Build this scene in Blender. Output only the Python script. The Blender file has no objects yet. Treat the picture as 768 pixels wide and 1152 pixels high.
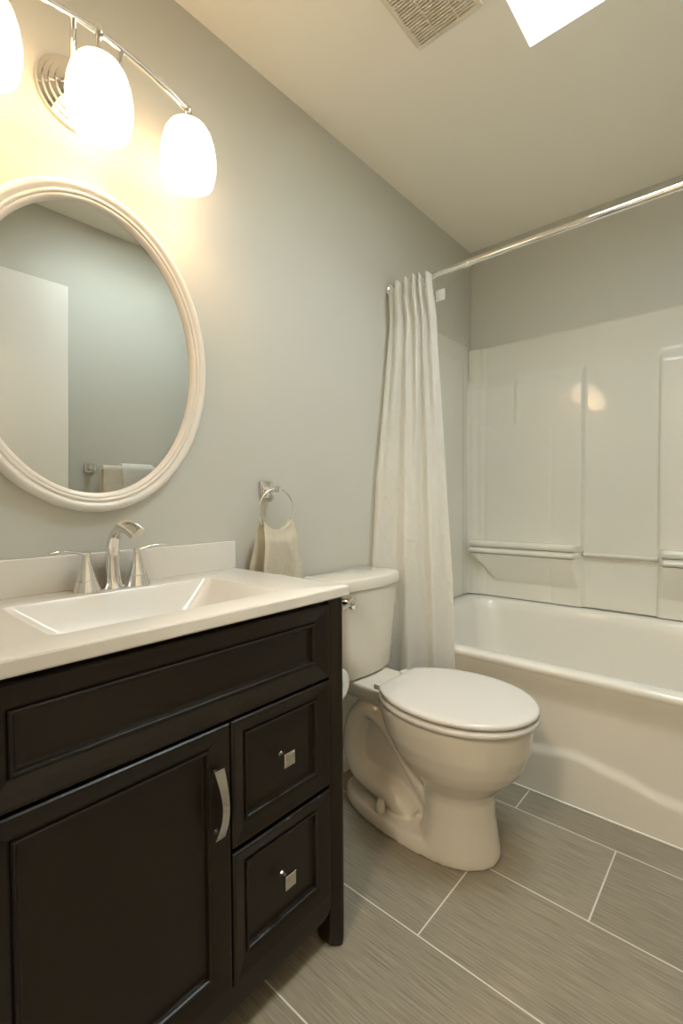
import bpy, bmesh, math, random
from mathutils import Vector, Matrix, noise
C = bpy.context.scene.collection
sc = bpy.context.scene
PI = math.pi
random.seed(7)

# ------------------------------------------------------------------ camera, light, exposure
CAM = Vector((1.21, 0.0, 1.076))
yaw, pitch, roll = math.radians(41.2445), math.radians(1.57025), math.radians(-0.330076)
Fv = Vector((-math.sin(yaw)*math.cos(pitch), math.cos(yaw)*math.cos(pitch), -math.sin(pitch)))
R0 = Vector((math.cos(yaw), math.sin(yaw), 0)); U0 = R0.cross(Fv)
Rv = R0*math.cos(roll) + U0*math.sin(roll); Uv = U0*math.cos(roll) - R0*math.sin(roll)
cam = bpy.data.cameras.new('camera'); cam.sensor_fit = 'VERTICAL'; cam.sensor_height = 36.0
cam.lens = 530.11*36.0/1152.0; cam.clip_start = 0.01
camo = bpy.data.objects.new('camera', cam); C.objects.link(camo)
M = Matrix.Identity(4)
for i in range(3):
    M[i][0] = Rv[i]; M[i][1] = Uv[i]; M[i][2] = -Fv[i]; M[i][3] = CAM[i]
camo.matrix_world = M
sc.camera = camo

W, H, YB, YN = 1.525, 2.44, 2.482, 0.06        # room width, height, back wall, near wall
SKY = (0.68, 1.26, 0.92, 1.482)                # skylight opening x0,x1,y0,y1

LAMP_STRENGTH = 3.9
LAMP_COLOR = (1.0, 0.71, 0.43)
FILL_STRENGTH = 70.0  # glow of the fill dome added in the unseen hall
SKY_STRENGTH = 18.5
wd = bpy.data.worlds.new('world'); sc.world = wd; wd.use_nodes = True
bg = wd.node_tree.nodes['Background']
bg.inputs[0].default_value = (0.86, 0.94, 1.0, 1); bg.inputs[1].default_value = SKY_STRENGTH
pl = bpy.data.lights.new('skylight_portal', 'AREA'); pl.shape = 'RECTANGLE'
pl.size = SKY[1]-SKY[0]; pl.size_y = SKY[3]-SKY[2]; pl.cycles.is_portal = True
plo = bpy.data.objects.new('skylight_portal', pl); C.objects.link(plo)
plo.location = ((SKY[0]+SKY[1])/2, (SKY[2]+SKY[3])/2, H+0.27)

vs = sc.view_settings
vs.view_transform = 'Standard'; vs.look = 'None'; vs.gamma = 1.0; vs.use_curve_mapping = False
vs.exposure = 0.86
sc.cycles.use_denoising = True
sc.cycles.max_bounces = 10; sc.cycles.diffuse_bounces = 6; sc.cycles.glossy_bounces = 6
sc.cycles.sample_clamp_indirect = 6.0
sc.cycles.caustics_reflective = False; sc.cycles.caustics_refractive = False

# ------------------------------------------------------------------ materials
def mat(name, col, rough=0.5, metal=0.0, spec=0.5, coat=0.0, bump=0.0, bscale=50.0, var=0.0, vscale=5.0, stretch=(1,1,1), sheen=0.0, emit=None, estr=0.0):
    m = bpy.data.materials.new(name); m.use_nodes = True
    nt = m.node_tree; N = nt.nodes; L = nt.links
    p = N['Principled BSDF']
    p.inputs['Base Color'].default_value = (*col, 1); p.inputs['Roughness'].default_value = rough
    p.inputs['Metallic'].default_value = metal; p.inputs['Specular IOR Level'].default_value = spec
    p.inputs['Coat Weight'].default_value = coat; p.inputs['Coat Roughness'].default_value = 0.05
    p.inputs['Sheen Weight'].default_value = sheen
    if emit:
        p.inputs['Emission Color'].default_value = (*emit, 1); p.inputs['Emission Strength'].default_value = estr
    if bump or var:
        tc = N.new('ShaderNodeTexCoord'); mp = N.new('ShaderNodeMapping'); L.new(tc.outputs['Object'], mp.inputs[0])
        mp.inputs['Scale'].default_value = stretch
    if var:
        n = N.new('ShaderNodeTexNoise'); n.inputs['Scale'].default_value = vscale; n.inputs['Detail'].default_value = 5
        L.new(mp.outputs[0], n.inputs['Vector'])
        r = N.new('ShaderNodeValToRGB')
        r.color_ramp.elements[0].position = 0.3; r.color_ramp.elements[1].position = 0.7
        r.color_ramp.elements[0].color = (*[c*(1-var) for c in col], 1); r.color_ramp.elements[1].color = (*[min(1, c*(1+var)) for c in col], 1)
        L.new(n.outputs['Fac'], r.inputs[0]); L.new(r.outputs[0], p.inputs['Base Color'])
    if bump:
        n2 = N.new('ShaderNodeTexNoise'); n2.inputs['Scale'].default_value = bscale; n2.inputs['Detail'].default_value = 3
        L.new(mp.outputs[0], n2.inputs['Vector'])
        b = N.new('ShaderNodeBump'); b.inputs['Strength'].default_value = bump; b.inputs['Distance'].default_value = 0.002
        L.new(n2.outputs['Fac'], b.inputs['Height']); L.new(b.outputs[0], p.inputs['Normal'])
    return m

m_wall = mat('grey_wall_paint', (0.575, 0.565, 0.505), 0.55, bump=0.10, bscale=220, var=0.012, vscale=3)
m_ceil = mat('ceiling_paint', (0.93, 0.885, 0.79), 0.8, bump=0.06, bscale=180)
m_trim = mat('white_trim_paint', (0.80, 0.78, 0.73), 0.35, bump=0.02)
m_door = mat('white_door_paint', (0.80, 0.78, 0.73), 0.4, bump=0.03, bscale=90)
m_wood = mat('espresso_stained_wood', (0.0100, 0.0065, 0.0030), 0.35, spec=0.40, bump=0.12, bscale=60, var=0.16, vscale=35, stretch=(3, 1, 12))
m_woodin = mat('dark_cabinet_interior', (0.010, 0.008, 0.006), 0.6, bump=0.05)
m_top = mat('cultured_marble', (0.73, 0.705, 0.65), 0.24, spec=0.45, coat=0.1, var=0.01, vscale=6)
m_cer = mat('white_porcelain', (0.70, 0.66, 0.58), 0.10, spec=0.5, coat=0.4, var=0.006, vscale=4)
m_seat = mat('white_seat_plastic', (0.66, 0.635, 0.59), 0.22, spec=0.5, var=0.006, vscale=4)
m_acr = mat('glossy_acrylic', (0.74, 0.725, 0.66), 0.05, spec=0.5, coat=0.0, var=0.008, vscale=3)
m_tub = mat('glossy_tub_enamel', (0.76, 0.735, 0.67), 0.12, spec=0.5, coat=0.3, var=0.008, vscale=3)
m_chrome = mat('polished_chrome', (0.80, 0.79, 0.77), 0.07, metal=1.0, var=0.02, vscale=12)
m_nickel = mat('brushed_nickel', (0.62, 0.60, 0.56), 0.22, metal=1.0, bump=0.03, bscale=300)
m_mirror = mat('silvered_glass', (0.66, 0.675, 0.645), 0.0, metal=1.0, var=0.001, vscale=2)
m_frame = mat('white_mirror_frame', (0.80, 0.765, 0.71), 0.3, bump=0.02)
m_towel = mat('cream_terry', (0.90, 0.84, 0.71), 0.95, bump=0.35, bscale=420, var=0.05, vscale=60, sheen=0.3)
m_towelw = mat('white_terry', (0.90, 0.885, 0.84), 0.95, bump=0.35, bscale=420, var=0.04, vscale=60, sheen=0.3)
m_paper = mat('toilet_paper', (0.84, 0.82, 0.78), 0.9, bump=0.2, bscale=200)
m_vent = mat('beige_vent_plastic', (0.72, 0.66, 0.54), 0.5, bump=0.02)
m_ventin = mat('vent_cavity_brown', (0.06, 0.035, 0.015), 0.8, bump=0.02)
m_well = mat('skylight_well_paint', (0.88, 0.88, 0.87), 0.8, bump=0.6, bscale=60)
m_caulk = mat('white_caulk', (0.80, 0.78, 0.72), 0.6, bump=0.05)
m_carpet = mat('hall_carpet', (0.45, 0.40, 0.32), 0.95, bump=0.8, bscale=300, var=0.08, vscale=80)
m_black = mat('black_rubber', (0.01, 0.01, 0.01), 0.6, bump=0.05)
m_tag = mat('white_label_cloth', (0.86, 0.85, 0.83), 0.8, bump=0.1)

def make_shade_mat():
    m = mat('frosted_lamp_glass', (0.9, 0.86, 0.78), 0.35, emit=LAMP_COLOR, estr=LAMP_STRENGTH, var=0.004)
    return m
m_shade = make_shade_mat()
m_dome = mat('fill_dome_glass', (0.9, 0.88, 0.84), 0.4, emit=(1.0, 0.87, 0.68), estr=FILL_STRENGTH, var=0.004)  # glowing cover of the added fill light

def make_curtain_mat():
    m = bpy.data.materials.new('white_curtain_cloth'); m.use_nodes = True
    nt = m.node_tree; N = nt.nodes; L = nt.links
    p = N['Principled BSDF']; p.inputs['Base Color'].default_value = (0.97, 0.96, 0.925, 1); p.inputs['Roughness'].default_value = 0.75
    p.inputs['Sheen Weight'].default_value = 0.2
    tc = N.new('ShaderNodeTexCoord')
    mp = N.new('ShaderNodeMapping'); mp.inputs['Scale'].default_value = (6, 6, 26); L.new(tc.outputs['Object'], mp.inputs[0])
    n = N.new('ShaderNodeTexNoise'); n.inputs['Scale'].default_value = 1.6; n.inputs['Detail'].default_value = 6; L.new(mp.outputs[0], n.inputs['Vector'])
    w = N.new('ShaderNodeTexWave'); w.bands_direction = 'Z'; w.inputs['Scale'].default_value = 160; w.inputs['Distortion'].default_value = 1; L.new(tc.outputs['Object'], w.inputs['Vector'])
    a = N.new('ShaderNodeMath'); a.operation = 'MULTIPLY_ADD'; a.inputs[1].default_value = 0.06
    L.new(w.outputs['Fac'], a.inputs[0]); L.new(n.outputs['Fac'], a.inputs[2])
    b = N.new('ShaderNodeBump'); b.inputs['Strength'].default_value = 0.30; b.inputs['Distance'].default_value = 0.006
    L.new(a.outputs[0], b.inputs['Height']); L.new(b.outputs[0], p.inputs['Normal'])
    t = N.new('ShaderNodeBsdfTranslucent'); t.inputs['Color'].default_value = (0.92, 0.90, 0.86, 1)
    mx = N.new('ShaderNodeMixShader'); mx.inputs[0].default_value = 0.48
    L.new(p.outputs[0], mx.inputs[1]); L.new(t.outputs[0], mx.inputs[2])
    L.new(mx.outputs[0], N['Material Output'].inputs['Surface'])
    return m
m_curtain = make_curtain_mat()

def make_floor_mat():
    m = bpy.data.materials.new('grey_plank_tile'); m.use_nodes = True
    nt = m.node_tree; N = nt.nodes; L = nt.links
    p = N['Principled BSDF']
    g = N.new('ShaderNodeNewGeometry')
    mp = N.new('ShaderNodeMapping'); L.new(g.outputs['Position'], mp.inputs[0])
    # grout rows at y = 0.971 + k*0.3165, joints at x = 0.600 (that row) / 0.907
    mp.inputs['Location'].default_value = (-0.600+0.307+0.614*4, -0.971+0.3165*6, 0)
    b = N.new('ShaderNodeTexBrick'); L.new(mp.outputs[0], b.inputs['Vector'])
    b.offset = 0.5; b.offset_frequency = 2; b.squash = 1.0
    b.inputs['Scale'].default_value = 1.0; b.inputs['Brick Width'].default_value = 0.614; b.inputs['Row Height'].default_value = 0.3165
    b.inputs['Mortar Size'].default_value = 0.0021; b.inputs['Mortar Smooth'].default_value = 0.1; b.inputs['Bias'].default_value = 0.0
    b.inputs['Color1'].default_value = (0, 0, 0, 1); b.inputs['Color2'].default_value = (1, 1, 1, 1)
    mp2 = N.new('ShaderNodeMapping'); mp2.inputs['Scale'].default_value = (5, 140, 1); L.new(g.outputs['Position'], mp2.inputs[0])
    n = N.new('ShaderNodeTexNoise'); n.inputs['Scale'].default_value = 1.6; n.inputs['Detail'].default_value = 6; n.inputs['Roughness'].default_value = 0.65; L.new(mp2.outputs[0], n.inputs['Vector'])
    r = N.new('ShaderNodeValToRGB'); e = r.color_ramp.elements
    e[0].position = 0.32; e[0].color = (0.180, 0.156, 0.116, 1); e[1].position = 0.68; e[1].color = (0.345, 0.302, 0.228, 1)
    L.new(n.outputs['Fac'], r.inputs[0])
    hs = N.new('ShaderNodeMix'); hs.data_type = 'RGBA'; hs.blend_type = 'MULTIPLY'; hs.inputs[0].default_value = 1.0
    mr = N.new('ShaderNodeMapRange'); mr.inputs[3].default_value = 0.93; mr.inputs[4].default_value = 1.07
    L.new(b.outputs['Color'], mr.inputs[0]); L.new(r.outputs[0], hs.inputs[6]); L.new(mr.outputs[0], hs.inputs[7])
    mx = N.new('ShaderNodeMix'); mx.data_type = 'RGBA'; mx.inputs[7].default_value = (0.66, 0.63, 0.56, 1)
    L.new(b.outputs['Fac'], mx.inputs[0]); L.new(hs.outputs[2], mx.inputs[6]); L.new(mx.outputs[2], p.inputs['Base Color'])
    rr = N.new('ShaderNodeMapRange'); rr.inputs[3].default_value = 0.38; rr.inputs[4].default_value = 0.85
    L.new(b.outputs['Fac'], rr.inputs[0]); L.new(rr.outputs[0], p.inputs['Roughness'])
    h = N.new('ShaderNodeMath'); h.operation = 'MULTIPLY_ADD'; h.inputs[1].default_value = -3.0
    L.new(b.outputs['Fac'], h.inputs[0]); L.new(n.outputs['Fac'], h.inputs[2])
    bp = N.new('ShaderNodeBump'); bp.inputs['Strength'].default_value = 0.25; bp.inputs['Distance'].default_value = 0.001
    L.new(h.outputs[0], bp.inputs['Height']); L.new(bp.outputs[0], p.inputs['Normal'])
    return m
m_floor = make_floor_mat()

def make_pane_mat():
    m = bpy.data.materials.new('skylight_glass'); m.use_nodes = True
    nt = m.node_tree; N = nt.nodes; L = nt.links
    N.remove(N['Principled BSDF'])
    t = N.new('ShaderNodeBsdfTransparent'); t.inputs[0].default_value = (0.95, 0.97, 0.97, 1)
    g = N.new('ShaderNodeBsdfGlossy'); g.inputs['Roughness'].default_value = 0.02
    mx = N.new('ShaderNodeMixShader'); mx.inputs[0].default_value = 0.05
    L.new(t.outputs[0], mx.inputs[1]); L.new(g.outputs[0], mx.inputs[2]); L.new(mx.outputs[0], N['Material Output'].inputs['Surface'])
    return m
m_pane = make_pane_mat()

# ------------------------------------------------------------------ mesh helpers (world coordinates, re-based on the parent)
def wloc(o):
    v = Vector(o.location); q = o.parent
    while q: v = v + Vector(q.location); q = q.parent
    return v
def obj(name, bm, m, parent=None, origin=None, smooth=True, ang=35):
    off = wloc(parent) if parent else Vector((0, 0, 0))
    org = Vector(origin) if origin is not None else off
    bmesh.ops.recalc_face_normals(bm, faces=bm.faces)
    bmesh.ops.translate(bm, vec=-org, verts=bm.verts)
    me = bpy.data.meshes.new(name); bm.to_mesh(me); bm.free()
    me.materials.append(m)
    if smooth:
        for p in me.polygons: p.use_smooth = True
        me.set_sharp_from_angle(angle=math.radians(ang))
    o = bpy.data.objects.new(name, me); C.objects.link(o)
    o.location = org - off
    if parent: o.parent = parent
    return o
def thing(name, label, cat, loc=(0, 0, 0), group=None):
    o = bpy.data.objects.new(name, None); o.empty_display_size = 0.05; C.objects.link(o)
    o.location = loc; o['label'] = label; o['category'] = cat
    if group: o['group'] = group
    return o
def tag(o, label, cat, group=None):
    o['label'] = label; o['category'] = cat
    if group: o['group'] = group
    return o
def struct(name, bm, m, smooth=False):
    o = obj(name, bm, m, smooth=smooth); o['kind'] = 'structure'; return o
def B(): return bmesh.new()
def box(bm, x0, x1, y0, y1, z0, z1, bev=0.0, seg=2):
    g = bmesh.ops.create_cube(bm, size=1.0)['verts']
    for v in g:
        v.co = Vector(((x0+x1)/2+v.co.x*(x1-x0), (y0+y1)/2+v.co.y*(y1-y0), (z0+z1)/2+v.co.z*(z1-z0)))
    if bev:
        es = list({e for v in g for e in v.link_edges})
        bmesh.ops.bevel(bm, geom=es, offset=bev, segments=seg, profile=0.6, affect='EDGES')
    return bm
def loft(bm, rings, cap0=True, cap1=True, closed=True):
    vr = [[bm.verts.new(p) for p in r] for r in rings]
    n = len(vr[0])
    for a, b in zip(vr, vr[1:]):
        for i in range(n if closed else n-1):
            j = (i+1) % n
            bm.faces.new((a[i], a[j], b[j], b[i]))
    if cap0: bm.faces.new(vr[0][::-1])
    if cap1: bm.faces.new(vr[-1])
    return bm
def lathe(bm, prof, origin, axis=(0, 0, 1), n=40, cap0=True, cap1=True):
    ax = Vector(axis).normalized()
    u = ax.orthogonal().normalized(); w = ax.cross(u); o = Vector(origin)
    loft(bm, [[o + ax*h + (u*math.cos(2*PI*i/n)+w*math.sin(2*PI*i/n))*max(r, 1e-5) for i in range(n)] for r, h in prof], cap0, cap1)
    return bm
def catmull(pts, k=8):
    P = [Vector(p) for p in pts]; P = [2*P[0]-P[1]] + P + [2*P[-1]-P[-2]]; out = []
    for i in range(1, len(P)-2):
        for j in range(k):
            t = j/k
            a, b, c, d = P[i-1], P[i], P[i+1], P[i+2]
            out.append(0.5*((2*b)+(c-a)*t+(2*a-5*b+4*c-d)*t*t+(3*b-a-3*c+d)*t**3))
    out.append(P[-2]); return out
def tube(bm, pts, rad, n=16, flat=None, closed=False, up=None):
    """sweep; rad = number or list; flat = list of (width, height) half sizes instead"""
    P = [Vector(p) for p in pts]; N = len(P); rings = []
    prev = None
    for i in range(N):
        if closed: t = (P[(i+1) % N]-P[i-1]).normalized()
        else: t = (P[min(i+1, N-1)]-P[max(i-1, 0)]).normalized()
        if up is not None: u = (Vector(up)-t*t.dot(Vector(up))).normalized()
        elif prev is None: u = t.orthogonal().normalized()
        else: u = (prev-t*t.dot(prev)).normalized()
        prev = u; w = t.cross(u)
        if flat: a, b = flat[i] if isinstance(flat, list) else flat
        else: a = b = rad[i] if isinstance(rad, (list, tuple)) else rad
        rings.append([P[i]+u*b*math.cos(2*PI*k/n)+w*a*math.sin(2*PI*k/n) for k in range(n)])
    if closed:
        rings.append(rings[0])
        vr = [[bm.verts.new(p) for p in r] for r in rings[:-1]]
        for i in range(N):
            a, b = vr[i], vr[(i+1) % N]
            for k in range(n):
                j = (k+1) % n; bm.faces.new((a[k], a[j], b[j], b[k]))
    else: loft(bm, rings)
    return bm
def rrect(x0, x1, y0, y1, r, z, k=8, m=0):
    out = []
    zf = z if callable(z) else (lambda x, y: z)
    for cx, cy, a0 in ((x1-r, y1-r, 0), (x0+r, y1-r, 90), (x0+r, y0+r, 180), (x1-r, y0+r, 270)):
        for i in range(k+1):
            a = math.radians(a0+90*i/k); x, y = cx+r*math.cos(a), cy+r*math.sin(a)
            out.append(Vector((x, y, zf(x, y))))
    if m:
        q = []
        for i, p in enumerate(out):
            nx = out[(i+1) % len(out)]; q.append(p)
            if i % (k+1) == k:
                for j in range(1, m):
                    c = p.lerp(nx, j/m); c.z = zf(c.x, c.y); q.append(c)
        out = q
    return out
def ss(a, b, t):
    if a == b: return 0.0 if t < a else 1.0
    t = max(0.0, min(1.0, (t-a)/(b-a))); return t*t*(3-2*t)
def grid(bm, us, vs_, f):
    V = [[bm.verts.new(f(u, v)) for v in vs_] for u in us]
    for i in range(len(us)-1):
        for j in range(len(vs_)-1):
            bm.faces.new((V[i][j], V[i+1][j], V[i+1][j+1], V[i][j+1]))
    return V
def lin(a, b, n): return [a+(b-a)*i/(n-1) for i in range(n)]
def interp(x, xs, ys):
    if x <= xs[0]: return ys[0]
    for i in range(len(xs)-1):
        if x <= xs[i+1]:
            t = (x-xs[i])/(xs[i+1]-xs[i]); return ys[i]+(ys[i+1]-ys[i])*t
    return ys[-1]
def sinterp(x, xs, ys):
    if x <= xs[0]: return ys[0]
    for i in range(len(xs)-1):
        if x <= xs[i+1]:
            t = (x-xs[i])/(xs[i+1]-xs[i]); t = t*t*(3-2*t); return ys[i]+(ys[i+1]-ys[i])*t
    return ys[-1]

# ------------------------------------------------------------------ the room
HY = -1.35          # far side of the hall
DX0, DX1, DH = 0.63, 1.46, 2.08   # doorway
struct('floor', box(B(), -0.1, W+0.1, YN-0.11, YB+0.1, -0.05, 0.0), m_floor)
struct('floor_hall', box(B(), -0.6, 2.4, HY, YN-0.11, -0.05, 0.0), m_carpet)
struct('wall_left', box(B(), -0.1, 0.0, YN-0.11, YB+0.1, 0, H), m_wall)
struct('wall_back', box(B(), 0.0, W, YB, YB+0.1, 0, H), m_wall)
struct('wall_right', box(B(), W, W+0.1, YN-0.11, YB+0.1, 0, H), m_wall)
bm = B(); box(bm, 0.0, DX0, YN-0.11, YN, 0, H); box(bm, DX1, W, YN-0.11, YN, 0, H); box(bm, DX0, DX1, YN-0.11, YN, DH, H)
struct('wall_front', bm, m_wall)
bm = B()
box(bm, -0.1, SKY[0], YN-0.11, YB+0.1, H, H+0.1); box(bm, SKY[1], W+0.1, YN-0.11, YB+0.1, H, H+0.1)
box(bm, SKY[0], SKY[1], YN-0.11, SKY[2], H, H+0.1); box(bm, SKY[0], SKY[1], SKY[3], YB+0.1, H, H+0.1)
struct('ceiling', bm, m_ceil)
struct('ceiling_hall', box(B(), -0.6, 2.4, HY, YN-0.11, H, H+0.1), m_ceil)
m_hall = mat('hall_wall_paint', (0.78, 0.74, 0.65), 0.7, bump=0.08, bscale=200)
struct('wall_hall', box(B(), -0.6, 2.4, HY-0.1, HY, 0, H), m_hall)
struct('wall_hall_left', box(B(), -0.7, -0.6, HY, YN-0.11, 0, H), m_hall)
struct('wall_hall_right', box(B(), 2.4, 2.5, HY, YN-0.11, 0, H), m_hall)
bm = B(); box(bm, -0.6, -0.1, YN-0.11, YN-0.01, 0, H); box(bm, W+0.1, 2.4, YN-0.11, YN-0.01, 0, H)
struct('wall_hall_side', bm, m_hall)
# skylight well + glazing
bm = B(); x0, x1, y0, y1 = SKY; t = 0.04; zt = H+0.28
box(bm, x0-t, x0, y0-t, y1+t, H+0.1, zt); box(bm, x1, x1+t, y0-t, y1+t, H+0.1, zt)
box(bm, x0, x1, y0-t, y0, H+0.1, zt); box(bm, x0, x1, y1, y1+t, H+0.1, zt)
struct('trim_1', bm, m_well)
bm = B()
for a in (0, 1):
    box(bm, x0-t, x1+t, (y0-t, y1-0.01)[a], (y0+0.01, y1+t)[a], zt, zt+0.05)
    box(bm, (x0-t, x1-0.01)[a], (x0+0.01, x1+t)[a], y0+0.01, y1-0.01, zt, zt+0.05)
wf = struct('window_1', bm, m_trim)
o = obj('pane', box(B(), x0+0.005, x1-0.005, y0+0.005, y1-0.005, zt+0.02, zt+0.026), m_pane, wf, smooth=False)
# baseboards and caulk
def baseboard(name, x0, x1, y0, y1, axis):
    bm = B(); box(bm, x0, x1, y0, y1, 0, 0.085, bev=0.004)
    struct(name, bm, m_trim)
baseboard('baseboard_left', 0.0, 0.012, 0.86, 1.735, 0)
baseboard('baseboard_right', W-0.012, W, 0.07, 1.735, 0)
struct('trim_2', box(B(), 0.013, W-0.013, 1.7335, 1.7425, 0.0, 0.006, bev=0.002), m_caulk)
# door casing and door
bm = B()
for ya, yb in ((YN, YN+0.015), (YN-0.125, YN-0.11)):
    box(bm, DX0-0.06, DX0, ya, yb, 0, DH, bev=0.003); box(bm, DX1, min(DX1+0.06, W), ya, yb, 0, DH, bev=0.003)
    box(bm, DX0-0.06, min(DX1+0.06, W), ya, yb, DH, DH+0.06, bev=0.003)
struct('trim_3', bm, m_trim)
bm = B(); box(bm, 1.440, 1.475, 0.085, 0.892, 0.012, 2.065, bev=0.002)
dr = struct('door_1', bm, m_door)
bm = B(); lathe(bm, [(0.03, 0), (0.03, 0.006), (0.012, 0.010), (0.012, 0.03), (0.024, 0.038), (0.027, 0.048), (0.022, 0.06), (0.0, 0.063)], (1.440, 0.825, 0.92), (-1, 0, 0), 24)
obj('door_knob', bm, m_nickel, dr)
# unseen fill light added behind the camera, shaped as a hall ceiling dome
hl = thing('hall_fill_light', 'unseen white dome added on the hall ceiling as fill light through the door', 'lamp', (1.0, -0.75, H))
obj('fill_base', lathe(B(), [(0.17, 0), (0.17, -0.02), (0.15, -0.03)], (1.0, -0.75, H)), m_nickel, hl)
obj('lamp_shade', lathe(B(), [(0.15, -0.03), (0.145, -0.05), (0.12, -0.075), (0.07, -0.095), (0.0, -0.10)], (1.0, -0.75, H), cap0=False), m_dome, hl)

# ------------------------------------------------------------------ bathtub
def zr(y): return 0.078*ss(1.80, 2.06, y)
ZF = 0.470
tub = thing('bathtub', 'glossy white built-in bathtub with an arched skirt', 'bathtub', (W/2, 2.1, 0))
bx0, bx1, by0, by1 = 0.002, W-0.002, 1.724, YB-0.002
rings = []
for ins, dz, r in ((0.004, -0.030, 0.012), (0.0, -0.022, 0.012), (0.0, -0.010, 0.012), (0.003, -0.003, 0.014), (0.010, 0.0, 0.016)):
    rings.append(rrect(bx0+ins, bx1-ins, by0+ins, by1-ins, r, lambda x, y, d=dz: ZF+d+zr(y), m=40))
for e, dz, r in ((0.0, 0.0, 0.10), (0.008, -0.003, 0.10), (0.015, -0.012, 0.10), (0.022, -0.035, 0.105), (0.045, -0.15, 0.12), (0.07, -0.27, 0.13), (0.10, -0.33, 0.13), (0.15, -0.35, 0.12)):
    f = 1.0 if dz > -0.02 else max(0.0, 1+dz/0.2)
    rings.append(rrect(bx0+0.097+e*1.3, bx1-0.122-e*1.8, by0+0.062+e, by1-0.087-e, r, lambda x, y, d=dz, f=f: ZF+d+zr(y)*f, m=40))
obj('basin', loft(B(), rings, cap0=False, cap1=True), m_tub, tub, ang=50)
def apron_z(x): return sinterp(x, [0.30, 0.48, 0.60, 0.745, 0.89, 1.01, 1.2, 1.5], [0.112, 0.128, 0.160, 0.182, 0.160, 0.133, 0.118, 0.10])
def apron(x, z):
    c = apron_z(x)
    low = 1-ss(c-0.021, c+0.021, z)
    y = 1.748 - 0.0105*low
    y -= 0.0225*ss(0.34, 0.462, z)
    return Vector((x, y, z))
bm = B(); grid(bm, lin(0.003, W-0.003, 110), lin(0.001, 0.447, 90), apron)
o = obj('apron', bm, m_tub, tub, ang=60)
obj('overflow_plate', lathe(B(), [(0.035, 0), (0.035, 0.006), (0.028, 0.010), (0, 0.011)], (W-0.20, 2.1, 0.36), (-1, 0, 0.25), 28), m_chrome, tub)
obj('drain', lathe(B(), [(0.032, 0), (0.032, 0.004), (0.022, 0.005), (0.0, 0.003)], (W-0.42, 2.1, 0.118+0.003), (0, 0, 1), 28), m_chrome, tub)

# ------------------------------------------------------------------ tub surround
sur = thing('tub_surround', 'glossy white three sided wall panel with moulded shelves above the bathtub', 'shower wall', (W/2, YB, 0.55))
ST, SB = 1.893, 0.5515
XL, XR = 0.596, 0.892
def ledge(x, z, xa, xb, flip):
    """two fat rounded lips over an undercut that falls back to the panel"""
    e = ss(xa-0.008, xa+0.012, x)*(1-ss(xb-0.008, xb+0.022, x)) if not flip else ss(xa-0.022, xa+0.008, x)*(1-ss(xb-0.012, xb+0.008, x))
    if z > 0.782:
        p = 0.0
        for zc, hh, am in ((0.833, 0.019, 0.056), (0.797, 0.0165, 0.066)):
            u = (z-zc)/hh
            if abs(u) < 1: p = max(p, 0.032+(am-0.032)*math.sqrt(1-u*u))
        if p == 0.0 and z < 0.833: p = 0.032
        if z > 0.852: p = 0.0
        if z > 0.840: p *= 1-ss(0.848, 0.854, z)
        return p*e
    s = (z-0.637)/(0.782-0.637)
    if s <= 0: return 0.0
    o_ = 0.13*(1-s)
    if not flip: e = ss(xa+o_-0.012, xa+o_+0.012, x)*(1-ss(xb-0.008, xb+0.022, x))
    else: e = (1-ss(xb-o_-0.012, xb-o_+0.012, x))*ss(xa-0.022, xa+0.008, x)
    return 0.056*(s**0.75)*e
def depth(x, z):
    d = 0.018
    lim = 1-ss(1.655, 1.725, z)        # the side columns melt into the plain top band
    blk = max(1-ss(XL-0.012, XL+0.005, x), ss(XR-0.005, XR+0.012, x))
    d += 0.024*blk*lim + 0.003*ss(1.74, 1.86, z)
    for g in (0.453, W-0.453+0.02):
        d -= 0.0025*math.exp(-((x-g)/0.007)**2)*(1-ss(1.38, 1.50, z))
    d += ledge(x, z, 0.040, XL-0.024, False) + ledge(x, z, XR+0.024, W-0.04, True)
    for xa, xb in ((0.10, 0.272), (W-0.272, W-0.10)):
        n = ss(xa-0.05, xa+0.03, x)*(1-ss(xb-0.012, xb+0.006, x))*ss(1.446, 1.470, z)*(1-ss(1.66, 1.76, z))
        d -= 0.009*n
    xm = min(x, W-x)
    if xm < 0.13:                    # coved, fluted inner corner
        t = (0.13-xm)/0.13
        d += 0.030*t**2.2 + 0.0018*math.cos(xm/0.13*6*PI)*ss(0, 0.02, xm)*(1-ss(0.11, 0.13, xm))
    d -= 0.010*ss(ST-0.012, ST, z)
    return d
bm = B()
xs = sorted(set([round(v, 4) for v in lin(0.012, W-0.012, 290)] + [XL-0.011, XL-0.006, XL-0.002, XL+0.002, XR-0.002, XR+0.003, XR+0.008]))
zs = sorted(set([round(v, 4) for v in lin(SB, ST, 230)] + [round(v, 4) for v in lin(0.775, 0.86, 60)]))
V = grid(bm, xs, zs, lambda x, z: Vector((x, YB-depth(x, z), z)))
top = [bm.verts.new((v[-1].co.x, YB-0.001, ST+0.001)) for v in V]; bot = [bm.verts.new((v[0].co.x, YB-0.001, SB)) for v in V]
for i in range(len(V)-1):
    bm.faces.new((V[i][-1], V[i+1][-1], top[i+1], top[i])); bm.faces.new((V[i][0], bot[i], bot[i+1], V[i+1][0]))
obj('back_panel', bm, m_acr, sur, ang=40)
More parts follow.
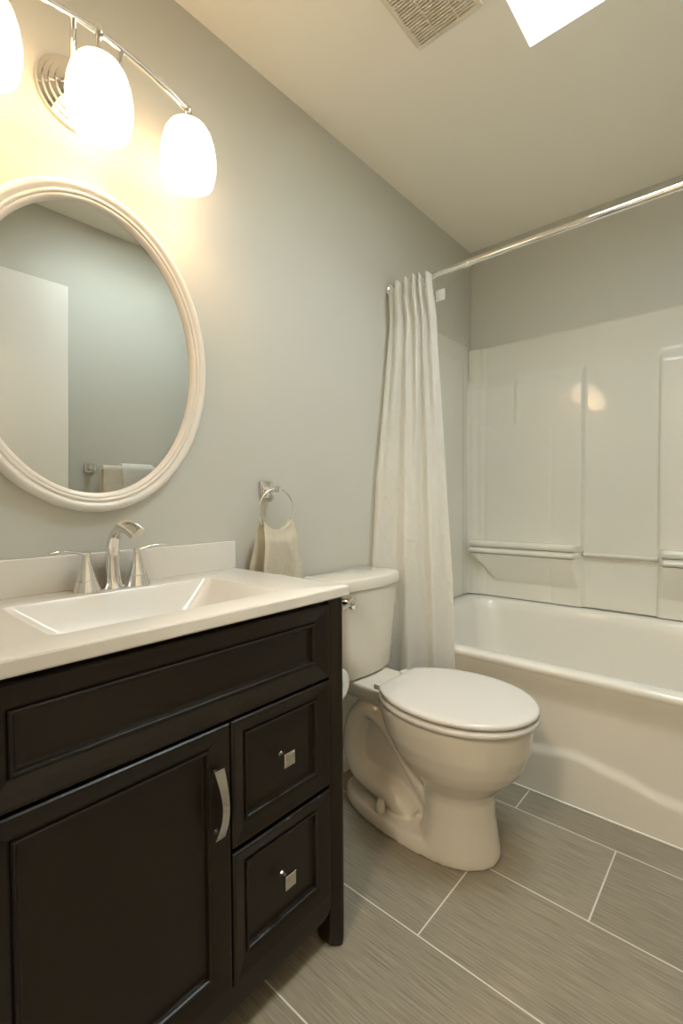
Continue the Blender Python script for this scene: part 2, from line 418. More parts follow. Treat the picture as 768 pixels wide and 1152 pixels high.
def side_panel(x, sgn):
    def f(y, z):
        d = 0.011
        d += 0.004*ss(1.83, 1.85, y)*(1-ss(2.36, 2.38, y))*(1-ss(1.80, 1.82, z))
        d -= 0.007*ss(ST+0.008, ST+0.018, z); d -= 0.007*(1-ss(1.73, 1.74, y))
        return Vector((x+sgn*d, y, z))
    bm = B(); ys = lin(1.728, 2.432, 120); z_ = lin(0, 1, 160)
    def fz(y, t):
        b = ZF+zr(y)+0.0032; return f(y, b+(ST+0.018-b)*t)
    V = grid(bm, ys, z_, fz)
    tp = [bm.verts.new((x+sgn*0.001, v[-1].co.y, v[-1].co.z)) for v in V]
    fr = [bm.verts.new((x+sgn*0.001, V[0][0].co.y, v.co.z)) for v in V[0]]
    bt = [bm.verts.new((x+sgn*0.001, v[0].co.y, v[0].co.z)) for v in V]
    for i in range(len(V)-1):
        bm.faces.new((V[i][-1], V[i+1][-1], tp[i+1], tp[i])); bm.faces.new((V[i][0], bt[i], bt[i+1], V[i+1][0]))
    for j in range(len(fr)-1): bm.faces.new((V[0][j], V[0][j+1], fr[j+1], fr[j]))
    obj('side_panel', bm, m_acr, sur, ang=40)
side_panel(0.0, 1); side_panel(W, -1)
gb = B(); yb_ = YB-0.034
tube(gb, [(XL-0.004, yb_, 0.806), (XL+0.1, yb_, 0.806), (XR-0.1, yb_, 0.806), (XR+0.004, yb_, 0.806)], 0.0085, 16)
gbo = obj('wash_bar', gb, m_acr, sur)
obj('bar_socket', lathe(B(), [(0.0125, 0), (0.0125, 0.004), (0.010, 0.005)], (XL-0.002, yb_, 0.808), (1, 0, 0), 20), m_nickel, gbo)

# ------------------------------------------------------------------ shower rod, rings, curtain
RY, RZ = 1.705, 1.980
rod = thing('shower_curtain_rod', 'chrome shower curtain rod spanning wall to wall above the tub', 'curtain rod', (W/2, RY, RZ))
obj('rod', tube(B(), [(0.004, RY, RZ), (0.5, RY, RZ), (1.0, RY, RZ), (W-0.004, RY, RZ)], 0.0125, 24), m_chrome, rod)
for x, s in ((0.001, 1), (W-0.001, -1)):
    obj('flange', lathe(B(), [(0.030, 0), (0.030, 0.006), (0.026, 0.012), (0.017, 0.016), (0.016, 0.030)], (x, RY, RZ), (s, 0, 0), 28), m_chrome, rod)
obj('rod_joint', lathe(B(), [(0.0125, 0), (0.0136, 0.001), (0.0136, 0.012), (0.0125, 0.013)], (0.36, RY, RZ), (1, 0, 0), 24), m_chrome, rod)

CA = ([0.10, 0.45, 0.80, 1.15, 1.55, 1.80, 1.985], [1.560, 1.550, 1.536, 1.566, 1.628, 1.666, 1.690])   # wall side end, y over z
CBX = ([0.10, 0.42, 0.75, 1.05, 1.37, 1.70, 1.985], [0.318, 0.316, 0.306, 0.284, 0.262, 0.236, 0.222])
def curtain(s, z):
    ay = sinterp(z, *CA) if False else interp(z, *CA); bx = interp(z, *CBX)
    A = Vector((0.030, ay)); Bp = Vector((bx, 1.704))
    tz = ss(0.9, 1.95, z)
    d = Bp-A; L_ = d.length; nrm = Vector((d.y, -d.x)).normalized()     # towards the room
    q = A + d*s
    s2 = s+0.030*math.sin(2*PI*1.25*s+1.0)+0.012*math.sin(2*PI*2.7*s)
    ph = 2*PI*(5.5*s2)
    f_top = math.sin(ph+0.6)
    f_low = 0.80*math.sin(2*PI*(2.7*s2)+0.4+0.25*math.sin(3*z)) + 0.20*math.sin(ph+0.6+0.4*z)
    amp = 0.012+0.010*(1-tz)
    off = amp*(tz*f_top+(1-tz)*f_low)*ss(-0.02, 0.06, s)
    off *= 1-0.75*ss(.88, 1, s)*(1-0.7*tz)
    off += 0.010*(1-tz)*math.sin(PI*s)
    # horizontal folding creases
    n = noise.noise(Vector((s*5.0, z*16.0, 1.3)))
    cr = max(0.0, 1-abs(n)*9)
    off += 0.0020*cr*(1-0.4*tz) + 0.002*noise.noise(Vector((s*9, z*7, 4.0)))
    zz = z
    if z > 1.93: zz = z + (0.009*math.sin(ph+0.6)-0.004*math.sin(9*s))*ss(1.93, 1.985, z)
    p = q+nrm*off
    if z < 0.90 and p.x < 0.26: p.y = max(p.y, 1.5135+0.02*ss(0.80, 0.5, z) if z > 0.5 else 1.5135)
    return Vector((max(p.x, 0.006), min(p.y, 1.7165)-0.024*ss(1.80, 1.95, z), zz))
bm = B(); grid(bm, lin(0, 1, 150), lin(0.14, 1.985, 420), curtain)
geo = bmesh.ops.solidify(bm, geom=bm.faces[:], thickness=0.0012)
cur = thing('shower_curtain', 'white cloth shower curtain gathered against the left wall', 'shower curtain', (0.13, 1.65, 1.95))
obj('curtain_cloth', bm, m_curtain, cur, ang=80)
# care label at the free edge
bm = B()
grid(bm, lin(0, 1, 8), lin(0, 1, 8), lambda a, b: Vector((0.228+0.044*a, 1.7045-0.004*math.sin(a*2.4), 1.868+0.045*b)))
bmesh.ops.solidify(bm, geom=bm.faces[:], thickness=0.001)
o = obj('care_tag', bm, m_tag, cur)
# rings: each on the rod, spread through the gathered top
for k, x in enumerate((0.046, 0.066, 0.090, 0.112, 0.136, 0.158, 0.182, 0.204)):
    bm = B(); cz = RZ-0.021; a = random.uniform(-0.25, 0.25)
    pts = []
    for i in range(28):
        t = 2*PI*i/28; r1, r2 = 0.022, 0.036
        pts.append((x+math.sin(a)*r1*math.cos(t), RY+math.cos(a)*r1*math.cos(t), cz+r2*math.sin(t)))
    tube(bm, pts, 0.0019, 8, closed=True)
    o = obj('curtain_ring', bm, m_chrome, origin=(x, RY, RZ))
    tag(o, 'small chrome shower curtain ring hooked over the rod', 'curtain ring', 'chrome curtain rings on the shower rod')

# ------------------------------------------------------------------ toilet
YC = 1.324
toi = thing('toilet', 'white two-piece toilet with closed lid between vanity and tub', 'toilet', (0.38, YC, 0))
def egg(xb, xf, w, xm, z, n=56, pw=2.0):
    out = []
    for i in range(n):
        t = 2*PI*i/n; c, s = math.cos(t), math.sin(t)
        cc = math.copysign(abs(c)**(2/pw), c); s2 = math.copysign(abs(s)**(2/pw), s)
        out.append(Vector((xm+(xf-xm if c > 0 else xm-xb)*cc, YC+w*s2, z)))
    return out
bm = B()
bowl = [(0.0, .40, .657, .124, .49), (0.02, .405, .657, .123, .49), (0.06, .42, .650, .117, .50), (0.12, .43, .640, .110, .51), (0.18, .43, .638, .108, .51),
        (0.205, .42, .645, .113, .51), (0.235, .395, .674, .134, .51), (0.265, .355, .704, .156, .51), (0.30, .315, .727, .172, .51), (0.345, .28, .742, .185, .515),
        (0.395, .262, .746, .191, .515), (0.42, .255, .748, .192, .515), (0.430, .258, .744, .188, .515)]
loft(bm, [egg(xb, xf, w, xm, z) for z, xb, xf, w, xm in bowl])
# deck that carries the tank
loft(bm, [rrect(.030, .36, YC-w, YC+w, .03, z) for z, w in ((.375, .055), (.405, .083), (.425, .095), (.440, .100), (.448, .096))])
# foot flange
loft(bm, [egg(.085+e, .655-e, .128-e, .43, z, pw=2.1) for z, e in ((0, 0), (.026, .001), (.040, .006), (.044, .014))])
# trapway: rises from the bowl bottom, over the weir, down and forward to the outlet
path = catmull([(.47, YC, .115), (.41, YC, .185), (.34, YC, .27), (.265, YC, .335), (.20, YC, .345), (.150, YC, .29), (.135, YC, .20), (.165, YC, .125), (.235, YC, .098), (.30, YC, .088), (.345, YC, .066), (.375, YC, .035)], 7)
nP = len(path)
tube(bm, path, 0.06, 20, flat=[(0.044+0.008*ss(.5, .9, i/nP)-.006*ss(.9, 1, i/nP), 0.080+0.008*ss(.6, .9, i/nP)-.016*ss(.86, 1, i/nP)) for i in range(nP)], up=(0, 1, 0))
# web between the limbs
loft(bm, [rrect(.15, .50, YC-w, YC+w, .02, z) for z, w in ((.02, .026), (.38, .026))])
me = bpy.data.meshes.new('tmp'); bmesh.ops.recalc_face_normals(bm, faces=bm.faces); bm.to_mesh(me); bm.free()
to = bpy.data.objects.new('tmp', me); C.objects.link(to)
md = to.modifiers.new('r', 'REMESH'); md.mode = 'VOXEL'; md.voxel_size = 0.0045
md = to.modifiers.new('s', 'SMOOTH'); md.factor = 0.6; md.iterations = 7
dg = bpy.context.evaluated_depsgraph_get(); ev = to.evaluated_get(dg)
bm = B(); bm.from_mesh(ev.to_mesh()); ev.to_mesh_clear(); bpy.data.objects.remove(to); bpy.data.meshes.remove(me)
for v in bm.verts: v.co.z = max(v.co.z, 0.0005)
obj('bowl', bm, m_cer, toi, ang=70)
def lidring(off, z, n=72, dx=0.0, w0=0.1995):
    xb, xf, xm, w = .297-off*0+dx, .764, .520, w0
    out = []
    for i in range(n):
        t = 2*PI*i/n; c, s = math.cos(t), math.sin(t)
        a = (xf-xm if c > 0 else .262)-(-off)
        x = xm+a*c; y = (w+off)*s
        if x < xb-off:       # straight back edge
            x = xb-off
        out.append(Vector((x, YC+y, z)))
    return out
obj('seat', loft(B(), [lidring(o_, z, w0=.2015) for o_, z in ((-.012, .4325), (-.003, .4335), (.001, .438), (.001, .446), (-.004, .451), (-.014, .452))]), m_seat, toi, ang=60)
obj('lid', loft(B(), [lidring(o_, z) for o_, z in ((-.012, .4555), (-.003, .457), (0, .461), (0, .466), (-.003, .4705), (-.010, .473), (-.03, .4745), (-.08, .4755), (-.15, .476))]), m_seat, toi, ang=60)
for s in (-1, 1):
    bm = B(); box(bm, .268, .305, YC+s*.075-.018, YC+s*.075+.018, .446, .464, bev=.004)
    obj('hinge', bm, m_seat, toi)
def tankring(x0, x1, bow, w, z, r=0.025, n=12):
    out = []; N = 24
    for i in range(N+1):             # bowed front
        y = w-2*w*i/N; u = y/w
        out.append(Vector((x1+bow*(1-u*u)-r*max(0, (abs(u)-(1-r/w))/(r/w))**2, YC+y, z)))
    out += [Vector((x0+.01, YC-w, z)), Vector((x0, YC-w+.01, z)), Vector((x0, YC+w-.01, z)), Vector((x0+.01, YC+w, z))]
    return out
TY = YC-0.002
bm = B()
loft(bm, [tankring(.030+e, .176-e+t*0.012, .022+.008*t, .142+.028*t-e, .452+t*.312) for e, t in ((.012, 0), (.003, .012), (0, .03), (0, .25), (0, .5), (0, .75), (0, 1.0))])
obj('tank', bm, m_cer, toi, ang=50)
bm = B()
loft(bm, [tankring(.018+e, .194-e, .030, .184-e, z) for e, z in ((.008, .764), (.001, .766), (0, .772), (0, .798), (.004, .804), (.012, .8065))])
obj('tank_lid', bm, m_cer, toi, ang=50)
bm = B(); lx, ly, lz = .203, 1.172, .735
lathe(bm, [(.014, -0.012), (.014, .004), (.011, .010), (.010, .020)], (lx-.004, ly, lz), (1, 0, 0), 24)
lathe(bm, [(.004, .014), (.014, .015), (.0195, .020), (.021, .027), (.018, .034), (.010, .0385), (0, .040)], (lx, ly, lz), (1, 0, 0), 28)
tube(bm, [(lx+.026, ly, lz), (lx+.026, ly-.03, lz-.003), (lx+.025, ly-.055, lz-.008)], [.008, .007, .006], 14)
obj('flush_lever', bm, m_chrome, toi)
for s in (-1, 1):
    bm = B(); lathe(bm, [(.0165, 0), (.0165, .012), (.0145, .030), (.0090, .039), (0, .041)], (.292, YC+s*.090, .0435), (0, 0, 1), 24)
    obj('bolt_cap', bm, m_cer, toi)
# water supply stop behind the bowl
sv = thing('shutoff_valve', 'small chrome water stop on the wall beside the toilet', 'valve', (0.0, 1.10, 0.17))
bm = B(); lathe(bm, [(.026, 0), (.024, .004), (.009, .007), (.009, .045), (.013, .046), (.013, .066), (.006, .068), (.006, .074)], (.001, 1.10, .17), (1, 0, 0), 24)
obj('valve_body', bm, m_chrome, sv)
bm = B(); lathe(bm, [(.006, 0), (.018, .002), (.018, .010), (.006, .012)], (.075, 1.10, .17), (1, 0, 0), 16); obj('handle', bm, m_chrome, sv)
bm = B(); tube(bm, catmull([(.058, 1.10, .182), (.06, 1.105, .25), (.075, 1.15, .36), (.09, 1.19, .452)], 8), .0045, 10); obj('supply_hose', bm, m_nickel, sv)

# ------------------------------------------------------------------ vanity cabinet
VY0, VY1, VF = 0.080, 0.855, 0.468
van = thing('bathroom_vanity', 'dark espresso wood vanity cabinet under the white countertop', 'vanity', (0.24, (VY0+VY1)/2, 0))
bm = B()
box(bm, 0.060, VF-0.045, VY0+0.012, VY1-0.012, 0.115, 0.131); box(bm, 0.002, 0.012, VY0+0.004, VY1-0.004, 0.10, 0.834)
box(bm, VF-0.040, VF-0.022, VY0+0.050, VY1-0.050, 0.131, 0.160); box(bm, VF-0.040, VF-0.022, VY0+0.050, VY1-0.050, 0.390, 0.410)
box(bm, VF-0.040, VF-0.022, VY0+0.050, VY1-0.050, 0.645, 0.665); box(bm, VF-0.040, VF-0.022, VY0+0.050, VY1-0.050, 0.815, 0.838)
box(bm, VF-0.040, VF-0.022, 0.505, 0.545, 0.131, 0.66)
obj('carcass', bm, m_woodin, van, smooth=False)
def leg(y0, y1, x0, x1):
    """corner post: flat side, softly coved face"""
    rings = []
    for z in (0.0, 0.004, 0.02, 0.05, 0.40, 0.8415):
        e = 0.004 if z == 0 else (0.0015 if z < .01 else 0)
        pts = []
        n = 14
        for i in range(n+1):
            u = i/n; y = y0+e+(y1-y0-2*e)*u
            bulge = 0.015*(1-math.cos(2*PI*u))*0.5 - 0.004*(1-ss(0, .12, u)) - 0.006*ss(.80, 1.0, u)
            pts.append(Vector((x1-0.012-e+bulge, y, z)))
        pts += [Vector((x0+e, y1-e, z)), Vector((x0+e, y0+e, z))]
        rings.append(pts)
    return loft(B(), rings)
obj('leg', leg(0.806, VY1, VF-0.05, VF+0.008), m_wood, van, ang=30)
obj('leg', leg(VY0, 0.129, VF-0.05, VF+0.008), m_wood, van, ang=30)
for ya, yb in ((0.806, VY1), (VY0, 0.129)):
    bm = B(); box(bm, 0.012, 0.06, ya, yb, 0.0, 0.834, bev=0.002); obj('leg', bm, m_wood, van)
for y in (VY1-0.012, VY0):
    bm = B(); box(bm, 0.055, VF-0.045, y, y+0.012, 0.10, 0.836); obj('side_panel', bm, m_wood, van, smooth=False)
# bottom rail with eased ends
bm = B()
prof = [(0.806, 0.100), (0.796, 0.0895), (0.780, 0.083), (0.155, 0.083), (0.139, 0.0895), (0.129, 0.100), (0.129, 0.131), (0.806, 0.131)]
a = [bm.verts.new((VF-0.006, y, z)) for y, z in prof]; b = [bm.verts.new((VF-0.028, y, z)) for y, z in prof]
bm.faces.new(a); bm.faces.new(b[::-1])
for i in range(len(prof)):
    j = (i+1) % len(prof); bm.faces.new((a[i], b[i], b[j], a[j]))
obj('bottom_rail', bm, m_wood, van, smooth=False)
def panel_front(y0, y1, z0, z1, fr=0.052):
    """mitred frame with a hollow profile round a recessed flat panel"""
    pr = [(0.0, -0.020), (0.0, -0.003), (0.0025, 0.0), (0.007, 0.0), (fr*0.30, -0.0022), (fr*0.55, -0.0062), (fr*0.76, -0.0112), (fr*0.78, -0.0080), (fr*0.82, -0.0068), (fr*0.88, -0.0072), (fr*0.91, -0.0100), (fr*0.93, -0.0165), (fr, -0.0175)]
    bm = B(); rings = []
    for d, h in pr:
        rings.append([Vector((VF+h, y0+d, z0+d)), Vector((VF+h, y1-d, z0+d)), Vector((VF+h, y1-d, z1-d)), Vector((VF+h, y0+d, z1-d))])
    loft(bm, rings, cap0=True, cap1=True)
    return bm
obj('false_drawer_front', panel_front(0.133, 0.802, 0.659, 0.833), m_wood, van, ang=14)
dr = obj('door', panel_front(0.133, 0.5225, 0.135, 0.653), m_wood, van, ang=14)
# arched bar handle
bm = B(); hy = 0.490; pts = []; fl = []
for i in range(25):
    t = i/24; z = 0.452+0.128*t
    bow = math.sin(PI*t)
    pts.append((VF+0.010+0.020*bow, hy+0.0, z)); fl.append((0.0068-0.0012*bow, 0.0022))
rings = []
for i, p in enumerate(pts):
    t = Vector(pts[min(i+1, 24)])-Vector(pts[max(i-1, 0)]); t.normalize()
    nn = Vector((t.z, 0, -t.x)); ww = Vector((0, 1, 0)); w_, h_ = fl[i]; w_ = 0.0105-0.003*math.sin(PI*i/24)
    P = Vector(p)
    rings.append([P+ww*w_-nn*h_, P+ww*w_+nn*h_, P-ww*w_+nn*h_, P-ww*w_-nn*h_])
loft(bm, rings)
for z in (0.460, 0.572):
    lathe(bm, [(.0065, 0), (.0055, .006), (.0055, .015)], (VF-0.001, hy, z), (1, 0, 0), 16)
obj('handle', bm, m_nickel, dr, ang=30)
def knob(y, z, parent):
    bm = B(); lathe(bm, [(.0075, 0), (.006, .004), (.0055, .0205)], (VF-0.0175, y, z), (1, 0, 0), 16)
    x0 = VF+0.0025; s = 0.0150
    rings = []
    for e, h in ((.004, 0), (.0005, .004), (0, .006), (.0, .008), (.0015, .0095)):
        q = s-e; rings.append([Vector((x0+h, y-q, z-q)), Vector((x0+h, y+q, z-q)), Vector((x0+h, y+q, z+q)), Vector((x0+h, y-q, z+q))])
    rings.append([Vector((x0+.0115, y+a_*.002, z+b_*.002)) for a_, b_ in ((-1, -1), (1, -1), (1, 1), (-1, 1))])
    loft(bm, rings)
    obj('knob', bm, m_nickel, parent, ang=12)
d1 = obj('drawer', panel_front(0.526, 0.802, 0.404, 0.653, 0.048), m_wood, van, ang=14); knob(0.664, 0.5275, d1)
d2 = obj('drawer', panel_front(0.526, 0.802, 0.135, 0.394, 0.048), m_wood, van, ang=14); knob(0.664, 0.265, d2)

# ------------------------------------------------------------------ countertop with moulded basin
CX, CY0, CY1, CZ0, CZ1 = 0.475, 0.066, 0.867, 0.8425, 0.868
top = thing('vanity_countertop', 'glossy white moulded countertop with rectangular basin on the dark vanity', 'countertop', (0.24, 0.467, CZ0))
rings = [rrect(.140, .365, .320, .635, .05, CZ1-.099), rrect(.115, .395, .285, .675, .05, CZ1-.090), rrect(.10, .412, .232, .725, .03, CZ0-.002), rrect(.09, .42, .225, .735, .03, CZ0),
         rrect(0.004, CX-.002, CY0+.002, CY1-.002, .003, CZ0), rrect(0.002, CX, CY0, CY1, .004, CZ0+.003), rrect(0.002, CX, CY0, CY1, .004, CZ1-.004),
         rrect(0.003, CX-.0015, CY0+.0015, CY1-.0015, .004, CZ1-.0012), rrect(0.006, CX-.005, CY0+.005, CY1-.005, .004, CZ1)]
bsn = (0.112, 0.400, 0.245, 0.712)
for f, dz, r in ((-0.02, 0.0, .02), (0.0, 0.0, .02), (0.02, -.0012, .02), (0.05, -.004, .02), (0.35, -.032, .03), (0.75, -.068, .04), (0.92, -.080, .05), (1.0, -.084, .05), (1.25, -.088, .04)):
    rings.append(rrect(bsn[0]+.050*f, bsn[1]-.055*f, bsn[2]+.085*f, bsn[3]-.088*f, r, CZ1+dz))
obj('slab', loft(B(), rings, cap0=True, cap1=True), m_top, top, ang=28)
bm = B(); box(bm, 0.001, 0.020, CY0, CY1-.001, CZ1-.0005, 0.950, bev=.003, seg=3)
# small cove where the splash meets the slab
obj('backsplash', bm, m_top, top)
obj('drain', lathe(B(), [(.022, 0), (.022, .003), (.017, .004), (.015, .001), (0, .0015)], (.255, .482, CZ1-.088), (0, 0, 1), 28), m_chrome, top)

# ------------------------------------------------------------------ faucet
FX, FY = 0.062, 0.482
fau = thing('faucet', 'chrome two handle bathroom faucet on the back of the white countertop', 'faucet', (FX, FY, CZ1))
pts = catmull([(FX, FY, CZ1+.012), (FX-.002, FY, CZ1+.055), (FX+.002, FY, CZ1+.098), (FX+.018, FY, CZ1+.128), (FX+.052, FY, CZ1+.1465), (FX+.094, FY, CZ1+.1455), (FX+.130, FY, CZ1+.134)], 7)
n_ = len(pts); fl = []
for i in range(n_):
    t = i/(n_-1); fl.append((.0195-.003*ss(0, .55, t)+.0015*ss(.75, 1, t), .0185-.006*ss(0, .6, t)-.0055*ss(.6, 1, t)))
bm = B(); tube(bm, pts, .01, 24, flat=fl, up=(0.2, 0, 1) if False else None)
obj('spout', bm, m_chrome, fau, ang=50)
bm = B(); lathe(bm, [(.0255, 0), (.0245, .004), (.0205, .010), (.0195, .020)], (FX, FY, CZ1+.0003), (0, 0, 1), 32); obj('spout_base', bm, m_chrome, fau)
for s in (-1, 1):
    hy = FY+s*.0585; hd = obj('handle', lathe(B(), [(.0290, 0), (.0285, .002), (.0225, .0235), (.0212, .024), (.0212, .0255), (.0218, .026), (.0160, .045), (.0112, .065), (.0088, .080), (.0095, .083), (.0090, .089), (.005, .0915), (0, .092)], (FX, hy, CZ1+.0003), (0, 0, 1), 36), m_chrome, fau, ang=35)
    pts = catmull([(FX, hy-s*.006, CZ1+.0835), (FX+.001, hy+s*.012, CZ1+.0875), (FX+.003, hy+s*.036, CZ1+.0945), (FX+.004, hy+s*.058, CZ1+.0965), (FX+.005, hy+s*.078, CZ1+.0945)], 6)
    n_ = len(pts)
    bm = B(); tube(bm, pts, .005, 16, flat=[(.0075-.0005*i/n_+.002*ss(.5, 1, i/n_), .0050-.0030*ss(0, .7, i/n_)) for i in range(n_)], up=(0, 0, 1))
    obj('lever', bm, m_chrome, hd, ang=60)
bm = B(); lathe(bm, [(.0022, 0), (.0022, .045), (.0045, .047), (.0065, .054), (.0050, .062), (0, .064)], (FX-.034, FY, CZ1+.0004), (0, 0, 1), 16); obj('lift_rod', bm, m_chrome, fau)

# ------------------------------------------------------------------ oval mirror (hung with its top leaning out)
MY, MZ, MA, MB_ = 0.467, 1.429, 0.381, 0.298
TILT = math.radians(1.5)
mir = thing('oval_mirror', 'oval wall mirror in a white moulded frame above the sink', 'mirror', (0.013, MY, MZ))
pr = [(0.004, -0.003), (0.0, .004), (0.0, .012), (.004, .021), (.011, .0262), (.018, .0255), (.0235, .0195), (.0245, .0185), (.0255, .0212), (.029, .0225), (.0325, .0205), (.0335, .0170), (.0350, .0182), (.0385, .0180), (.0425, .0135), (.0455, .0075), (.0465, .0045)]
NS = 128; rings = []
for d, h in pr:
    rings.append([Vector((0.013+h, MY+(MB_-d)*math.cos(2*PI*i/NS), MZ+(MA-d)*math.sin(2*PI*i/NS))) for i in range(NS)])
obj('frame', loft(B(), rings, cap0=True, cap1=False), m_frame, mir, ang=55)
bm = B(); loft(bm, [[Vector((0.013+h, MY+(MB_-.044)*math.cos(2*PI*i/NS), MZ+(MA-.044)*math.sin(2*PI*i/NS))) for i in range(NS)] for h in (.0015, .0055)])
obj('glass', bm, m_mirror, mir, ang=30)
mir.rotation_euler = (0, TILT, 0)

# ------------------------------------------------------------------ vanity light
LY, LX, LZ = 0.445, 0.130, 2.088
vl = thing('vanity_light', 'chrome three shade wall light over the oval mirror', 'wall light', (0.0, LY, 2.0))
bm = B(); lathe(bm, [(.078, 0.001), (.080, .004), (.078, .009), (.070, .011), (.068, .016), (.060, .018), (.058, .024), (.049, .026), (.047, .032), (.038, .034), (.032, .040), (.014, .046), (.012, .050)], (0, LY-.006, 2.018), (1, 0, 0), 48)
obj('canopy', bm, m_chrome, vl, ang=40)
def barz(y): return LZ-0.040*((y-LY)/.215)**2
bm = B(); tube(bm, [(LX, LY-.218+.436*i/40, barz(LY-.218+.436*i/40)) for i in range(41)], .0074, 16)
obj('bar', bm, m_chrome, vl)
for s in (-1, 1):
    bm = B(); tube(bm, catmull([(.040, LY-.006+s*.010, 2.018), (.080, LY-.004+s*.030, 2.020), (.115, LY+s*.046, 2.048), (LX, LY+s*.050, barz(LY+s*.050))], 8), .0062, 12)
    obj('arm', bm, m_chrome, vl)
for k in (-1, 0, 1):
    y = LY+k*.2125; zb = barz(y); zt = 2.022-0.010*abs(k)
    bm = B()
    lathe(bm, [(.0085, zb+.010-zt), (.0105, zb+.004-zt), (.0095, zb-.006-zt), (.0070, zb-.010-zt), (.0065, .030), (.0075, .018), (.024, .013), (.030, .008), (.031, -.004)], (LX, y, zt), (0, 0, 1), 32)
    obj('socket', bm, m_chrome, vl)
    bm = B(); z0 = zt
    lathe(bm, [(.012, .003), (.034, .001), (.046, -.007), (.0560, -.024), (.0630, -.048), (.0668, -.076), (.0665, -.104), (.0620, -.128), (.0590, -.138), (.0570, -.139), (.0580, -.132), (.062, -.104), (.0625, -.076), (.059, -.048), (.052, -.026), (.042, -.011), (.012, -.004)], (LX, y, z0), (0, 0, 1), 48, cap0=True, cap1=True)
    obj('lamp_shade', bm, m_shade, vl, ang=60)

# ------------------------------------------------------------------ towel ring and hand towel
TX, TYR, TZ = 0.052, 1.004, 1.040
tr = thing('towel_ring', 'chrome towel ring on the grey wall right of the vanity', 'towel ring', (0.0, TYR, 1.10))
bm = B(); box(bm, 0.0005, 0.008, TYR-.028, TYR+.028, 1.080, 1.136, bev=.002); box(bm, 0.008, 0.013, TYR-.021, TYR+.021, 1.087, 1.129, bev=.003)
obj('backplate', bm, m_chrome, tr)
bm = B(); box(bm, 0.012, 0.062, TYR-.010, TYR+.010, 1.098, 1.118, bev=.002); obj('post', bm, m_chrome, tr)
bm = B(); tube(bm, [(TX, TYR+.0715*math.cos(2*PI*i/64), TZ+0.0715*math.sin(2*PI*i/64)) for i in range(64)], .0031, 12, closed=True); obj('ring', bm, m_chrome, tr)
# towel: one sheet over the bottom of the ring, gathered at the ring, spreading below
def towel(s, t):
    """s across, t along: t=0 back hem, 0.5 over the ring, 1 front hem"""
    zb = lambda y: TZ-math.sqrt(max(.0715**2-(y-TYR)**2, 1e-4))+.009
    front = t >= .5; u = abs(t-.5)*2          # 0 at ring .. 1 at hem
    wtop, wbot = .060, (.106 if front else .100)
    yc = TYR+(0.014*u if front else -0.030*u)
    w = wtop+(wbot-wtop)*(u**.8)
    y = yc+(s-.5)*2*w
    y0 = TYR+(s-.5)*2*wtop
    z = zb(y0)*(1-ss(0, .25, u))+(zb(TYR)+.004)*ss(0, .25, u) - (.255 if front else .235)*u
    x = TX+(.009+.012*ss(0, .18, u)+.006*u if front else -(.009+.010*ss(0, .18, u)))
    x += (.006*math.sin(s*2*PI*1.6+.8)+.003*math.sin(s*2*PI*3.1))*ss(0, .3, u)*(1 if front else .5)
    x += .002*noise.noise(Vector((s*7, t*9, 2)))
    if u < .05: z += .0035*(1-(u/.05)**2)
    return Vector((max(x, .012), y, z))
bm = B(); grid(bm, lin(0, 1, 44), lin(0, 1, 120), towel)
bmesh.ops.solidify(bm, geom=bm.faces[:], thickness=0.005)
o = obj('hand_towel', bm, m_towel, origin=(TX, TYR, TZ-.07), ang=70)
tag(o, 'cream terry hand towel draped through the chrome towel ring', 'towel')

# ------------------------------------------------------------------ towel bar and towels on the right wall (seen in the mirror)
BX, BZ = W-0.066, 1.172
tb = thing('towel_bar', 'chrome towel bar on the right wall seen in the mirror', 'towel bar', (W, 1.3, BZ))
obj('bar', tube(B(), [(BX, 1.02, BZ), (BX, 1.3, BZ), (BX, 1.61, BZ)], .008, 16), m_chrome, tb)
for y in (1.02, 1.61):
    bm = B(); box(bm, W-.010, W-.0005, y-.024, y+.024, BZ-.024, BZ+.024, bev=.002); box(bm, BX-.014, W-.009, y-.012, y+.012, BZ-.014, BZ+.014, bev=.003)
    obj('post', bm, m_chrome, tb)
def bar_towel(name, y0, y1, ro, lf, lb, th, m, label, seed):
    def f(s, t):
        y = y0+(y1-y0)*s; L1, L2 = lf, PI*ro
        d = t*(lf+lb+L2)
        if d < lf: x, z = BX-ro-.05*(lf-d), BZ-(lf-d)
        elif d < lf+L2:
            a = (d-lf)/ro; x, z = BX-ro*math.cos(a), BZ+ro*math.sin(a)
        else: x, z = BX+ro, BZ-(d-lf-L2)
        x += (0.003*noise.noise(Vector((s*4, t*5, seed))))*ss(0.01, .1, abs(BZ-z))
        y += .004*noise.noise(Vector((s*2, t*6, seed+9)))
        return Vector((x, y, z))
    bm = B(); grid(bm, lin(0, 1, 30), lin(0, 1, 120), f)
    bmesh.ops.solidify(bm, geom=bm.faces[:], thickness=th)
    o = obj(name, bm, m, origin=(BX, (y0+y1)/2, BZ), ang=70)
    tag(o, label, 'towel')
bar_towel('bath_towel', 1.062, 1.56, .0200, .60, .55, .006, m_towel, 'cream bath towel folded over the bar seen in the mirror', 3)
bar_towel('hand_towel', 1.160, 1.335, .0340, .30, .28, .006, m_towelw, 'smaller white towel laid over the cream bath towel on the bar', 5)

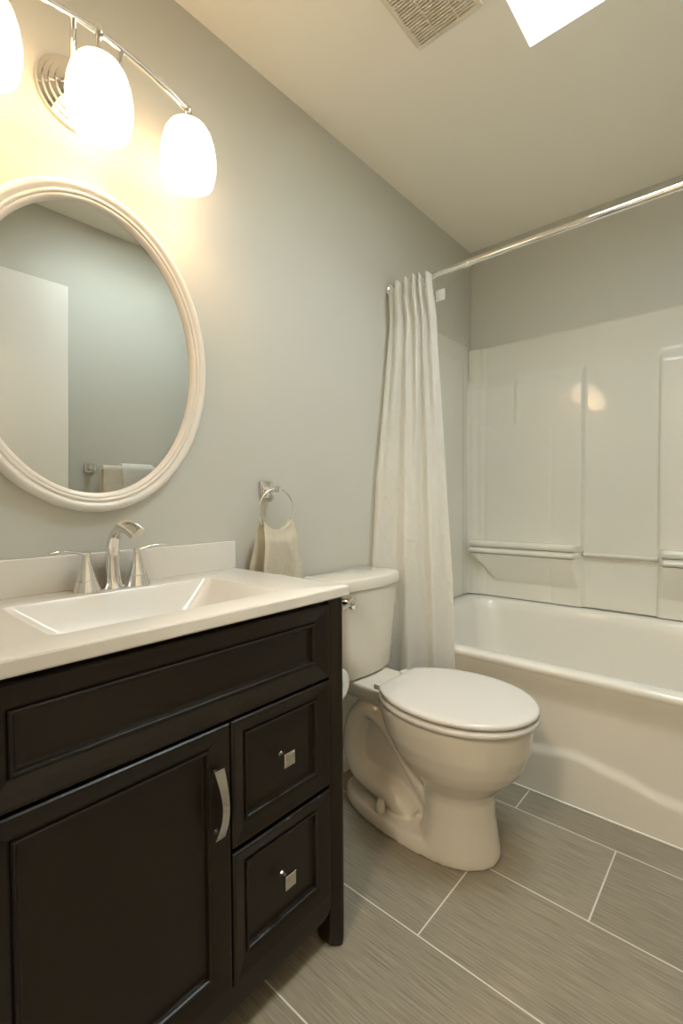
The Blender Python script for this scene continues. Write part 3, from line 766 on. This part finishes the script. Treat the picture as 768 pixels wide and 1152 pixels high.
# ------------------------------------------------------------------ toilet paper on the side of the vanity
px, py, pz = 0.345, 0.914, 0.598
bm = B(); box(bm, px-.075, px-.051, VY1-.001, VY1+.008, pz-.014, pz+.014, bev=.002)
tube(bm, [(px-.063, VY1+.006, pz), (px-.063, py-.01, pz), (px-.061, py-.002, pz), (px-.054, py, pz), (px+.058, py, pz)], .006, 32)
o = obj('toilet_paper_holder', bm, m_chrome, van); o['label'] = 'chrome toilet paper holder arm'
bm = B()
lathe(bm, [(.019, -.050), (.043, -.050), (.0445, -.048), (.0445, .048), (.043, .050), (.019, .050), (.019, -.050)], (px, py, pz-.0129), (1, 0, 0), 48, cap0=False, cap1=False)
o = obj('toilet_paper_roll', bm, m_paper, origin=(px, py, pz), ang=40)
tag(o, 'white toilet paper roll between the vanity side and the toilet tank', 'toilet paper')

# ------------------------------------------------------------------ exhaust vent in the ceiling
vx0, vx1, vy0, vy1 = 0.427, 0.630, 1.030, 1.262
ve = thing('ceiling_vent', 'beige louvred exhaust fan grille on the ceiling beside the skylight', 'vent', ((vx0+vx1)/2, (vy0+vy1)/2, H))
fb = 0.014
bm = B()
box(bm, vx0, vx1, vy0, vy0+fb, H-.012, H-.0005, bev=.003); box(bm, vx0, vx1, vy1-fb, vy1, H-.012, H-.0005, bev=.003)
box(bm, vx0, vx0+fb, vy0+fb-.002, vy1-fb+.002, H-.012, H-.0005, bev=.003); box(bm, vx1-fb, vx1, vy0+fb-.002, vy1-fb+.002, H-.012, H-.0005, bev=.003)
obj('frame', bm, m_vent, ve)
obj('backing', box(B(), vx0+.008, vx1-.008, vy0+.008, vy1-.008, H-.003, H-.0008), m_ventin, ve, smooth=False)
bm = B(); p_ = 0.0092; n_ = int((vy1-vy0-2*fb)/p_)
for i in range(n_):
    y = vy1-fb-p_*(i+.78); box(bm, vx0+fb-.001, vx1-fb+.001, y-.0027, y+.0027, H-.0105, H-.004)
for k in (1, 2):
    x = vx0+(vx1-vx0)*k/3; box(bm, x-.0018, x+.0018, vy0+fb-.001, vy1-fb+.001, H-.0112, H-.004)
obj('grille', bm, m_vent, ve, smooth=False)
